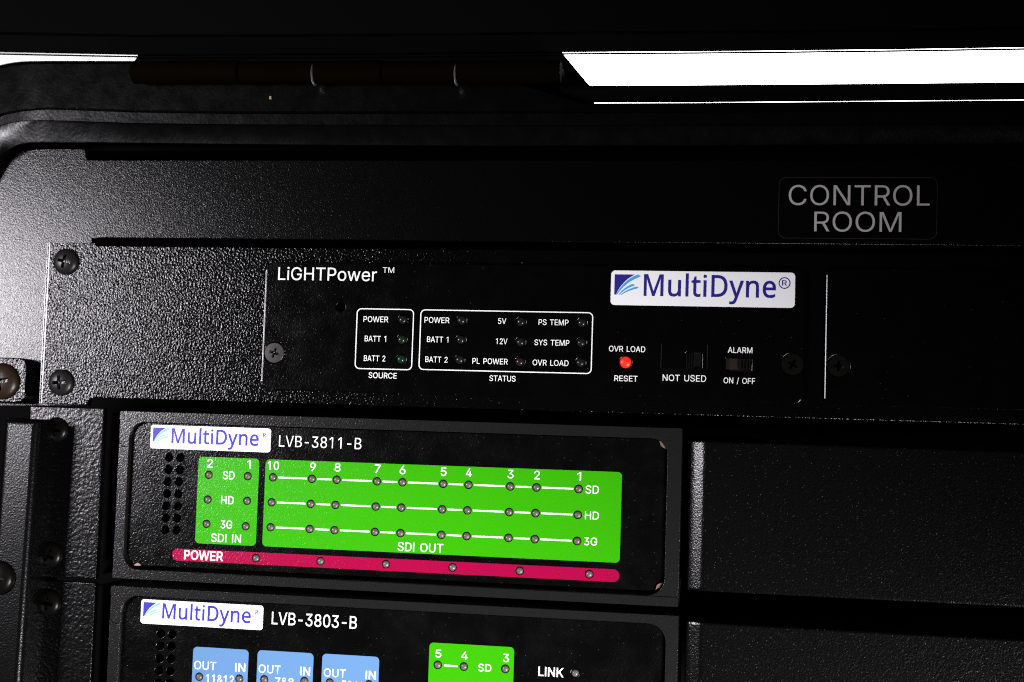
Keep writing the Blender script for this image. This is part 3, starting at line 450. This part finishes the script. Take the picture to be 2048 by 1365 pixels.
# ================================================================== mounting plate with the room sticker
DP = -2.6
mp = thing('mounting_plate', (-150, DP, 0), 'large finely grained black mounting plate carrying the room sticker', 'mounting plate')
up = lambda px, py: U(px, py, DP)
top_l = [up(*p) for p in ((-60, 480), (-52, 420), (-36, 380), (-12, 348), (10, 323), (35, 306), (60, 300), (90, 298.5), (168, 299), (171, 302), (172, 316), (176, 321))]
zt = up(700, 323)[1]; zb = up(700, 480)[1]; xr = 190
lower = [(xr, zt), (xr, zb), (up(200, 480)[0], zb), (up(192, 480)[0]-.3, zb-.35), (up(190, 480)[0]-.9, zb-.2), (up(190, 480)[0]-.9, zb-1.6), (up(192, 493)[0], zb-2.4)]
lower += [(up(192, 493)[0], up(190, 812)[1]), (up(-60, 812)[0], up(-60, 812)[1])]
link('plate', from_curve([top_l+lower], DP-2, DP, .12), 'fine', mp)
a, b = U(1557, 415, DP), U(1874, 415, DP); zt_, zb_ = U(1700, 355, DP)[1], U(1700, 478, DP)[1]
st = link('room_sticker', from_curve([rr(a[0], b[0], zb_, zt_, 1.9)], DP, DP+.12, .04), 'black_label', mp)
printed('tape_border', tube_loop(rr(a[0]+.04, b[0]-.04, zb_+.04, zt_-.04, 1.85), .08), DP+.13, 'clear_edge', st)
printed('lettering', T('CONTROL', 1577, 1859, 411.3, 40.5, DP+.15, -.006)+T('ROOM', 1628, 1802.5, 464, 40, DP+.15, -.006), DP+.15, 'ink_grey', st)

# ================================================================== power unit
pu = thing('power_unit', (0, 0, -20), 'full width black power supply panel with status lights, red reset button and white logo label', 'power supply')
xe0, zt0 = U(95.7, 486); _, zb0 = U(79, 807)
xs1 = U(190, 486)[0]; xs2 = U(176, 800)[0]
ztb = U(700, 497.5)[1]; zbb = U(320, 799)[1]
xr = 190
out = [(xe0, zb0), (xe0, zt0), (xs1, zt0), (xs1+.1, ztb+.3), (xs1+.5, ztb), (xr, ztb), (xr, zbb), (xs2+4, zbb), (xs2+1.6, zbb-.1), (xs2+.5, zbb-.5), (xs2, zbb-1.1), (xs2-.4, zb0)]
hx, hz = U(681.3, 614.5, 1)
link('panel', from_curve([out, circ(hx, hz, 1.35)], -2.5, 0, .10, 1), 'coarse', pu)
link('rolled_edge', edge_strip(xe0-.04, .75, .05, 0, zb0+.02, zt0-.02), 'edge_bright', pu)
screw(pu, 133, 524, .0, 3.55, turn=12); screw(pu, 123, 765.5, .0, 3.55, turn=-4)
D1 = 1.0
pl = lambda px, py: U(px, py, D1)
x0, z1_ = pl(533, 523)[0], pl(800, 527)[1]; x1, z0_ = pl(1609, 700)[0], pl(800, 787)[1]
holes = [circ(hx, hz, 1.2)]
leds = [(805.4, 640), (803.7, 679.4), (802, 718.7), (923, 641), (921.6, 680), (919.2, 719.8), (1042, 644), (1041, 684.5), (1039.5, 724), (1164, 646), (1162.5, 685.6), (1160.8, 725.6)]
for p in leds: holes.append(circ(*pl(*p), 1.25))
bx, bz = pl(1251, 725.2); holes.append(circ(bx, bz, 1.55))
s1 = (pl(1370, 720)[0], pl(1404, 720)[0], pl(1387, 741)[1], pl(1387, 705)[1])
s2 = (pl(1451.7, 730)[0], pl(1503, 730)[0], pl(1477, 743)[1], pl(1477, 717.7)[1])
holes.append(rr(*s1, .6)); holes.append(rr(*s2, .1, 2))
scx, scz = pl(548.4, 706); holes.append(circ(scx, scz, 2.75)); sx2, sz2 = pl(1585, 729); holes.append(circ(sx2, sz2, 2.75))
plate = link('face_plate', from_curve([rr(x0, x1, z0_, z1_, 2.6)]+holes, 0.05, D1, .22), 'plate', pu)
screw(pu, 548.4, 706, D1-.02, 2.62, 'flat', 'steel', 18); screw(pu, 1585, 729, D1-.02, 2.62, 'flat', 'screw_shaded', 30)
link('rolled_edge', edge_strip(x0-.03, .34, .075, D1, z0_+2.2, z1_-2.2), 'edge', pu)
DI = D1+.03
big = T('LiGHTPower', 555.9, 753.4, 561.5, 25.6, DI, .004)+T('TM', 765.4, 788.3, 546, 10.8, DI, .0)
printed('title_lettering', big, DI, 'ink_white', pu)
def frame_px(tl, tr, bl, br, r, w, d):
    a, b, c, e = U(*tl, d), U(*tr, d), U(*bl, d), U(*br, d)
    return tube_loop(rr((a[0]+c[0])/2, (b[0]+e[0])/2, (c[1]+e[1])/2, (a[1]+b[1])/2, r), w)
src = frame_px((713.8, 618), (827, 619.6), (711, 737.5), (823.5, 740), 1.15, .275, DI)
src += T('POWER', 726.8, 776.3, 644.6, 11.2, DI)+T('BATT 1', 729.2, 772, 683.5, 11.2, DI)+T('BATT 2', 727.5, 770.5, 722.8, 11.2, DI)+T('SOURCE', 737, 793.4, 757, 11.2, DI)
printed('source_legend', src, DI, 'ink_white', pu)
sta = frame_px((841.3, 620.3), (1184.7, 625.8), (838.5, 740), (1183, 747), 1.15, .275, DI)
for s, xl, xr_, b in (('POWER', 848.8, 898.7, 646.3), ('BATT 1', 853.9, 896.6, 685), ('BATT 2', 850.5, 895, 725), ('5V', 996, 1012.4, 648.3), ('12V', 991.6, 1014.7, 688.7),
                      ('PL POWER', 944.5, 1015.5, 728.6), ('PS TEMP', 1077, 1137, 650.7), ('SYS TEMP', 1068.5, 1138.6, 691.4), ('OVR LOAD', 1065, 1137, 731.7), ('STATUS', 978.6, 1031, 763)):
    sta += T(s, xl, xr_, b, 11.2, DI)
printed('status_legend', sta, DI, 'ink_white', pu)
for i, p in enumerate(leds):
    led(pu, *p, D1-.1, 1.12, {1: 'led_green2', 2: 'led_green', 8: 'led_red'}.get(i, 'led_dark'), .75,
        label={2: 'green tinted lamp'}.get(i))
printed('button_legend', T('OVR LOAD', 1217.6, 1290.4, 704, 11.2, DI)+T('RESET', 1228.5, 1275, 763, 11.2, DI), DI, 'ink_white', pu)
led(pu, 1251, 725.2, D1, 1.42, 'red', .7, 'reset_button')
# unused switch under its clear tape
a, b = pl(1321.5, 730)[0], pl(1414.5, 730)[0]; zt_, zb_ = pl(1368, 689)[1], pl(1368, 769)[1]
tape = link('tape_label', merge([from_curve([rr(a, b, zb_, zb_+3.9, .15)], D1+.02, D1+.06), box(a, a+.09, D1+.02, D1+.07, zb_+3.95, zt_), box(b-.09, b, D1+.02, D1+.07, zb_+3.95, zt_)]), 'black_label', pu)
printed('lettering', T('NOT USED', 1325, 1412, 763, 12.6, D1+.1, .004), D1+.1, 'ink_white', tape)
printed('tape_border', [[(x, zb_+3.9), (x+.07, zb_+3.9), (x+.07, zt_), (x, zt_)] for x in (a+.01, b-.08)], D1+.08, 'clear_edge', tape)
def switch(s, kx0, kx1, frame):
    x0, x1, z0, z1 = s
    sw = link('slide_switch', from_curve([rr(x0-.1, x1+.1, z0-.1, z1+.1, .3)], .02, .2), frame, pu)
    w = (kx1-kx0)/7
    ribs = [box(kx0, kx1, .2, .75, z0+.35, z1-.35, .05)]+[box(kx0+w*(2*i+.1), kx0+w*(2*i+.9), .75, 1.25, z0+.35, z1-.35, .06) for i in range(4)]
    link('slider', merge(ribs), 'switch', sw)
switch(s1, s1[0]+.25, s1[0]+2.4, 'switch'); switch(s2, s2[1]-2.9, s2[1]-.3, 'switch_frame')
printed('alarm_legend', T('ALARM', 1455.5, 1504.7, 706.4, 11.4, DI)+T('ON / OFF', 1447, 1510, 767.6, 11.4, DI), DI, 'ink_white', pu)
# bare second plate
x0b = pl(1651.5, 660)[0]
s3x, s3z = pl(1677, 732.4)
bp_ = link('face_plate', from_curve([rr(x0b, 186, z0_, z1_, 2.6), circ(s3x, s3z, 2.75)], .05, D1, .22), 'plate', pu, 'blank plate without markings')
link('rolled_edge', edge_strip(x0b-.03, .19, .10, D1, z0_+1.6, z1_-1.6), 'edge', pu)
screw(pu, 1677, 732.4, D1-.02, 2.62, 'flat', 'screw_shaded', 2)

# ------------------------------------------------------------------ white logo labels
def logo(parent, corners, d, ink, sky, ring):
    a, b, c, e = [U(*p, d) for p in corners]
    x0, x1, z0, z1 = (a[0]+c[0])/2, (b[0]+e[0])/2, (c[1]+e[1])/2, (a[1]+b[1])/2
    w, h = x1-x0, z1-z0
    lab = link('logo_label', from_curve([rr(x0, x1, z0, z1, h*.12)], d, d+.12, .04), 'sticker', parent)
    dd = d+.15
    Q = lambda u, v: (x0+u*w, z1-v*h)
    # corner square with its hollow edge
    def bez(p0, p1, p2, n=10): return [tuple((1-t)**2*p0[j]+2*t*(1-t)*p1[j]+t*t*p2[j] for j in (0, 1)) for t in (i/n for i in range(n+1))]
    sq = [Q(.02, .115)]+[Q(*p) for p in bez((.131, .115), (.062, .30), (.0285, .70))]+[Q(.02, .70)]
    bl = text_loops('MultiDyne', *((Q(.182, 0)[0], Q(.898, 0)[0]) if ring else (Q(.178, 0)[0], Q(.902, 0)[0])), Q(0, .715 if ring else .735)[1], h*(.605 if ring else .60), 0.018 if ring else .024, 'noto', 16)
    if ring:
        cx, cz = Q(.943, .30); r = h*.165
        bl += [circ(cx, cz, r, 32), circ(cx, cz, r*.82, 32)]+text_loops('R', cx-r*.42, cx+r*.46, cz-r*.45, r*.92, .02, 'noto')
    else:
        cx, cz = Q(.949, .36); bl += text_loops('R', cx-h*.065, cx+h*.065, cz-h*.02, h*.19, .03, 'noto')
    printed('logo_lettering', [sq]+bl, dd, ink, lab)
    sw = []
    for s0, mid, end, wid in (((.033, .70), (.075, .30), (.158, .135), .034), ((.046, .70), (.085, .47), (.128, .405), .026), ((.058, .70), (.095, .55), (.150, .48), .024)):
        p = bez(s0, mid, end, 10); L_, R_ = [], []
        for i, q in enumerate(p):
            t = i/10; k = wid*(.25+.75*t)*(1.0 if t < .95 else .75)
            L_.append(Q(q[0]-k*.28, q[1]-k*.9)); R_.append(Q(q[0]+k*.28, q[1]+k*.9))
        sw.append(L_+R_[::-1])
    for i, s in enumerate(sw): printed('logo_stripe', [s], dd+.004*(i+1), sky, lab)
logo(pu, ((1221.7, 541), (1590.8, 546), (1221.7, 611), (1589.4, 616)), D1+.01, 'navy', 'azure', True)

# ================================================================== bracket and rail at the left
DB = 2.2
br = thing('corner_bracket', (-140, DB-3, -15), 'small rounded black bracket held by a browned screw beside the power panel', 'bracket')
a = U(53, 760, DB); zt_, zb_ = U(30, 716, DB)[1], U(30, 806, DB)[1]
link('bracket_plate', pillow(-170, a[0], zb_, zt_, 2.4, DP+.1, DB, .35), 'coarse', br)
screw(br, 5, 763, DB, 4.9, 'pan', 'rust', -8)
DR = 8.0
ra = thing('rail_bar', (-140, DR-8, -60), 'long vertical black rail bar standing proud along the left edge', 'rail')
a = U(78, 842, DR); l = U(6, 842, DR); zt_ = U(40, 838, DR)[1]
bar = pillow(l[0], a[0], -125, zt_, 1.0, -8, DR, 1.9)
piv = Vector((a[0], 0, zt_)); bar.transform(Matrix.Translation(piv) @ Matrix.Rotation(math.radians(1.1), 4, 'Y') @ Matrix.Translation(-piv))
link('bar', bar, 'bar', ra)
screw(ra, -2, 1155, DR, 4.5, 'pan', 'screw_shaded', 15)

# ================================================================== trays, converters and covers
DE = -2.0
def tray(ytop, ybot, screws, label):
    t = thing('rack_tray', (-115, DE, U(150, ytop+170, DE)[1]), label, 'rack tray', 'rack trays stacked under the power unit')
    x0 = U(60, ytop, DE)[0]; x1 = U(208, 830, DE)[0]
    z1 = U(150, ytop, DE)[1]; z0 = U(150, ybot, DE)[1]
    link('ear', pillow(x0, x1, z0, z1, .3, DE-2, DE, .35), 'ear', t)
    link('tray_side', box(x1-1.2, x1-.1, -50, DE-2.02, z0+1, z1-1), 'inside', t)
    for i, p in enumerate(screws): screw(t, *p, DE, 3.4, 'pan', 'screw_shaded', 20*i+5)
    return t
tray(815, 1157, ((113, 860), (101, 1110)), 'upper rack tray whose pebbled black ear holds two shadowed screws')
tray(1164, 1500, ((98, 1206),), 'lower rack tray whose pebbled black ear shows a single shadowed screw')

DM, DF = -1.2, -2.6      # bezel front, recessed face
def module(label, frame, opening, face, vents, lights, gaps, corners):
    """frame, opening, face: (left, right, top, bottom) in mm; rounded opening and face"""
    fx0, fx1, fz1, fz0 = frame
    t = thing('signal_converter', ((fx0+fx1)/2, DM, fz0), label, 'converter', 'signal converters side by side with blank covers')
    ox0, ox1, oz1, oz0, orad = opening
    outer = rr(fx0, fx1, fz0, fz1, .25, 2); w = .09
    for z, up_ in sorted(gaps):                           # thin stepped joints of the side clip, cut in from the left edge
        pts = [(fx0, z), (fx0+.62, z+.05*up_), (fx0+.8, z-.62*up_), (fx0+1.25, z-.68*up_), (ox0-.26, z-.95*up_)]
        outer += [(x, q-w) for x, q in pts]+[(x, q+w) for x, q in reversed(pts)]
    loops = [outer, rr(ox0, ox1, oz0, oz1, orad, 8)]
    link('bezel', from_curve(loops, DM-14, DM, .06), 'bezel', t)
    # raised top and bottom strips of the bezel
    link('bezel_strip', box(fx0+.02, fx1-.02, DM+.03, DM+.28, fz1-2.15, fz1-.06, .05), 'bezel', t)
    if fz0 > -80: link('bezel_strip', box(fx0+.02, fx1-.02, DM+.03, DM+.28, fz0+.06, fz0+2.35, .05), 'bezel', t)
    ax0, ax1, az1, az0, arad = face
    lp = [rr(ax0, ax1, az0, az1, arad, 8)]
    lp += [circ(*U(x, y, DF), 1.13, 18) for x, y in vents]+[circ(*U(x, y, DF), 1.12, 20) for x, y in lights]
    link('face_plate', from_curve(lp, DF-1, DF, .12), 'face', t)
    link('housing', box(fx0+1, fx1-1, -45, -17, max(fz0, -95)+.8, fz1-.8), 'inside', t)
    for cx, cz, r, a0, a1 in corners:  # added metal crescents standing in for glints at the opening's corners
        n = 8; o_, i_ = [], []
        for k in range(n+1):
            a = math.radians(a0+(a1-a0)*k/n); q = math.sin(math.pi*k/n)
            o_.append((cx+r*math.cos(a), cz+r*math.sin(a))); i_.append((cx+(r-.75*q-.03)*math.cos(a), cz+(r-.75*q-.03)*math.sin(a)))
        link('corner_glint', from_curve([o_+i_[::-1]], DF+.05, DF+.55, .03), 'glint_copper', t)
    return t
def panel_label(parent, name, corners, r, mt, holes, label=None):
    a, b, c, e = [U(*p, DF) for p in corners]
    lp = [rr((a[0]+c[0])/2, (b[0]+e[0])/2, (c[1]+e[1])/2, (a[1]+b[1])/2, r)]+[circ(*U(x, y, DF), 1.12, 20) for x, y in holes]
    return link(name, from_curve(lp, DF+.01, DF+.06), mt, parent, label)
DT = DF+.09
# --- upper converter
f1 = (U(240, 850, DM)[0], U(1361, 1000, DM)[0], U(800, 839.5, DM)[1], U(800, 1186, DM)[1])
o1 = (U(257, 900, DM)[0], U(1333, 1000, DM)[0], U(500, 851.5, DM)[1], U(800, 1166, DM)[1], 4.2)
a1 = (o1[0]+.3, U(1331, 1000, DF)[0], o1[2]-.15, U(800, 1157, DF)[1], 3.8)
xs = (546, 624, 673.5, 754, 805, 886.5, 937, 1020.5, 1073, 1157.3)
rowsY = {'SD': (954.8, 978.3), 'HD': (1004.8, 1030), '3G': (1054.8, 1082.3)}
off = {'SD': 0, 'HD': -2.6, '3G': -4.6}
def led_at(k, i):
    y0, y1 = rowsY[k]; x = xs[i]+off[k]*(1-.3*i/9); t = (x-541)/(1155-541)
    return (x, y0+(y1-y0)*t)
out_leds = [led_at(k, i) for k in ('SD', 'HD', '3G') for i in range(10)]
in_leds = [(417.8, 950), (495.6, 952.7), (415.7, 999.4), (494.3, 1002), (413.3, 1048), (491.6, 1052.9)]
pow_leds = [(512.2, 1116.6), (641.2, 1122.6), (771.8, 1128.5), (905, 1135), (1039.5, 1142), (1178.3, 1148.5)]
vents = [(338.1+c*22.6-r*1.33, 915+c*.6+r*24.25) for r in range(7) for c in range(2)]
m1 = module('wide signal converter with large green output block and magenta power strip', f1, o1, a1, vents, in_leds+out_leds+pow_leds,
            [(U(240, 887, DM)[1], 1), (U(230, 1083, DM)[1], -1)],
            [(a1[1]-3.6, a1[2]-3.6, 3.7, 18, 62), (a1[1]-3.6, a1[3]+3.6, 3.7, -62, -22), (a1[0]+3.3, a1[3]+3.4, 3.5, -105, -70)])
logo(m1, ((303, 850.3), (542.3, 857), (299.8, 897), (541.2, 905.5)), DF+.01, 'violet', 'pale', False)
printed('title_lettering', T('LVB-3811-B', 557.6, 722.6, 896.3, 22.5, DT, -.004), DT, 'ink_white', m1)
g = panel_label(m1, 'input_label', ((398, 913.6), (518.8, 918), (390, 1087.5), (512, 1091.6)), 1.1, 'green', in_leds)
printed('lettering', T('2', 413.5, 425.7, 935.5, 16.6, DT)+T('1', 494, 501.5, 937.5, 16.6, DT)+T('SD', 445.5, 469, 959, 16, DT)+T('HD', 442, 467.4, 1008.6, 16, DT)
        + T('3G', 441, 464, 1057.4, 16, DT)+T('SDI IN', 421.8, 481.7, 1085, 16.4, DT), DT, 'ink_white', g)
g = panel_label(m1, 'output_label', ((532, 918.8), (1244, 944.8), (524.4, 1092.5), (1239.6, 1126.6)), 1.1, 'green', out_leds)
tx = T('10', 535.5, 557.6, 940, 16.8, DT)
for s, c, b in (('9', 625.5, 942.6), ('8', 675, 943.5), ('7', 755, 946.4), ('6', 805, 948.6), ('5', 887, 952), ('4', 937.5, 954), ('3', 1021, 957), ('2', 1074, 959)):
    tx += T(s, c-5.9, c+5.9, b, 16.8, DT)
tx += T('1', 1154.5, 1162, 961.8, 16.8, DT)
tx += T('SD', 1170.8, 1197.7, 987.6, 15.8, DT)+T('HD', 1169.6, 1197.7, 1039.4, 15.8, DT)+T('3G', 1167.8, 1194, 1091.2, 15.8, DT)+T('SDI OUT', 795, 886, 1104, 17.5, DT)
for k in rowsY:
    zz = sum(U(*led_at(k, i), DF)[1] for i in range(10))/10
    for i in range(9):
        p, q = led_at(k, i), led_at(k, i+1)
        xa, xb = U(p[0]+10.8, p[1], DT)[0], U(q[0]-10.6, q[1], DT)[0]
        zz = (U(*p, DT)[1]+U(*q, DT)[1])/2
        tx.append([(xa, zz-.22), (xb, zz-.22), (xb, zz+.22), (xa, zz+.22)])
printed('lettering', tx, DT, 'ink_white', g)
g = panel_label(m1, 'power_label', ((345.5, 1097.5), (1239.5, 1139), (343.5, 1121.2), (1238, 1164.8)), 1.55, 'magenta', pow_leds)
printed('lettering', T('POWER', 368, 446, 1120.4, 18, DT, .03), DT, 'ink_white', g)
for p in in_leds+out_leds+pow_leds: led(m1, *p, DF-.25)
# --- lower converter
f2 = (U(222, 1190, DM)[0], U(1357, 1240, DM)[0], U(800, 1202.5, DM)[1], -108.5)
o2 = (U(240, 1248, DM)[0], U(1331, 1290, DM)[0], U(500, 1204.5, DM)[1], -106.3, 4.6)
a2 = (o2[0]+.3, U(1328.5, 1300, DF)[0], o2[2]-.2, -106, 4.3)
vents2 = [(321.8+c*22.6-r*1.33, 1267.8+c*1.1+r*24.6) for r in range(7) for c in range(2)]
bl_leds = [(398.7, 1353.7), (478.8, 1357.8), (528.7, 1359), (609, 1362.4), (659.7, 1365.5), (738, 1369)]
gr_leds = [(875.6, 1330), (927.6, 1333.3), (1010.7, 1338)]
lk = [(1150.4, 1346.5)]
m2 = module('lower signal converter with three light blue blocks and one small green block', f2, o2, a2, vents2, bl_leds+gr_leds+lk,
            [(U(222, 1241, DM)[1], 1)], [])
logo(m2, ((283, 1200), (527.6, 1210), (281.2, 1247.5), (525.3, 1260.3)), DF+.01, 'violet', 'pale', False)
printed('title_lettering', T('LVB-3803-B', 543, 713.5, 1253.3, 24.6, DT, .010), DT, 'ink_white', m2)
for i, (tl, tr, o_, n_, num) in enumerate((((386.5, 1294), (497.5, 1299.4), (388, 432, 1339.6), (470.3, 490.4, 1343.6), ('11&12', 411.6, 467.5, 1367)),
                                     ((515.4, 1300.7), (627.5, 1306.5), (517, 561, 1346.8), (600, 620, 1351.2), ('7&8', 550, 587, 1372.5)),
                                     ((645, 1308), (759, 1313.6), (647.3, 691.2, 1354.6), (731, 751.5, 1358.8), ('3&4', 683, 716, 1379)))):
    g = panel_label(m2, 'channel_label', (tl, tr, (tl[0]-6, tl[1]+155), (tr[0]-6, tr[1]+155)), 1.1, 'blue', bl_leds[2*i:2*i+2])
    printed('lettering', T('OUT', *o_, 16.3, DT, .006)+T('IN', *n_, 16.5, DT, .02)+T(*num, 16.5, DT, .012), DT, 'ink_white', g)
g = panel_label(m2, 'output_label', ((860, 1286), (1029.6, 1294), (853, 1440), (1023, 1449)), 1.1, 'green', gr_leds)
a = U(888, 1331.2, DT); b = U(915, 1331.2, DT)
printed('lettering', T('5', 870.7, 882.5, 1315.3, 15.6, DT)+T('4', 922, 934.8, 1319.4, 15.6, DT)+T('3', 1005.7, 1017.8, 1324.3, 16, DT)+T('SD', 956.2, 982.4, 1343.2, 14.6, DT)
        + [[(a[0], a[1]-.22), (b[0], a[1]-.22), (b[0], a[1]+.22), (a[0], a[1]+.22)]], DT, 'ink_white', g)
printed('link_legend', T('LINK', 1076.5, 1127, 1353.3, 18, DT, .02), DT, 'ink_white', m2)
for p in bl_leds+gr_leds+lk: led(m2, *p, DF-.25)

# --- blank covers at the right
DC = -1.0
def cover(ytop, zbot, label):
    x0 = U(1377, 1000, DC)[0]; z1 = U(1600, ytop, DC)[1]
    t = thing('blank_cover', (100, DC, zbot), label, 'blank cover', 'blank covers right of the converters')
    prof = [(0, -16), (0, -2.2), (.12, -1.85), (.4, -1.55), (1.6, -.98), (2.7, -.45), (3.2, -.22), (3.7, -.06), (4.3, 0)]
    prof = [(x0+a, DC+d) for a, d in prof]+[(180, DC), (180, DC-16)]
    bm = bmesh.new(); ends = []
    for z, ins in ((zbot, .45), (zbot+.12, .12), (zbot+.5, 0), (zbot+.7, 0), (z1-.7, 0), (z1-.5, 0), (z1-.12, .12), (z1, .45)):
        ends.append([bm.verts.new((x, -(d-ins), z)) for x, d in prof])
    for a, b in zip(ends, ends[1:]):
        for i in range(len(prof)):
            j = (i+1) % len(prof); bm.faces.new((a[i], a[j], b[j], b[i]))
    bm.faces.new(ends[0]); bm.faces.new(ends[-1][::-1])
    bmesh.ops.recalc_face_normals(bm, faces=bm.faces)
    me = bpy.data.meshes.new('m'); bm.to_mesh(me); bm.free()
    link('cover_shell', smooth(me, 40), 'cover', t)
cover(889, U(1600, 1193, DC)[1], 'dusty blank black cover right of the magenta strip converter')
cover(1256, -112, 'dusty blank black cover at the lower right corner of the photo')
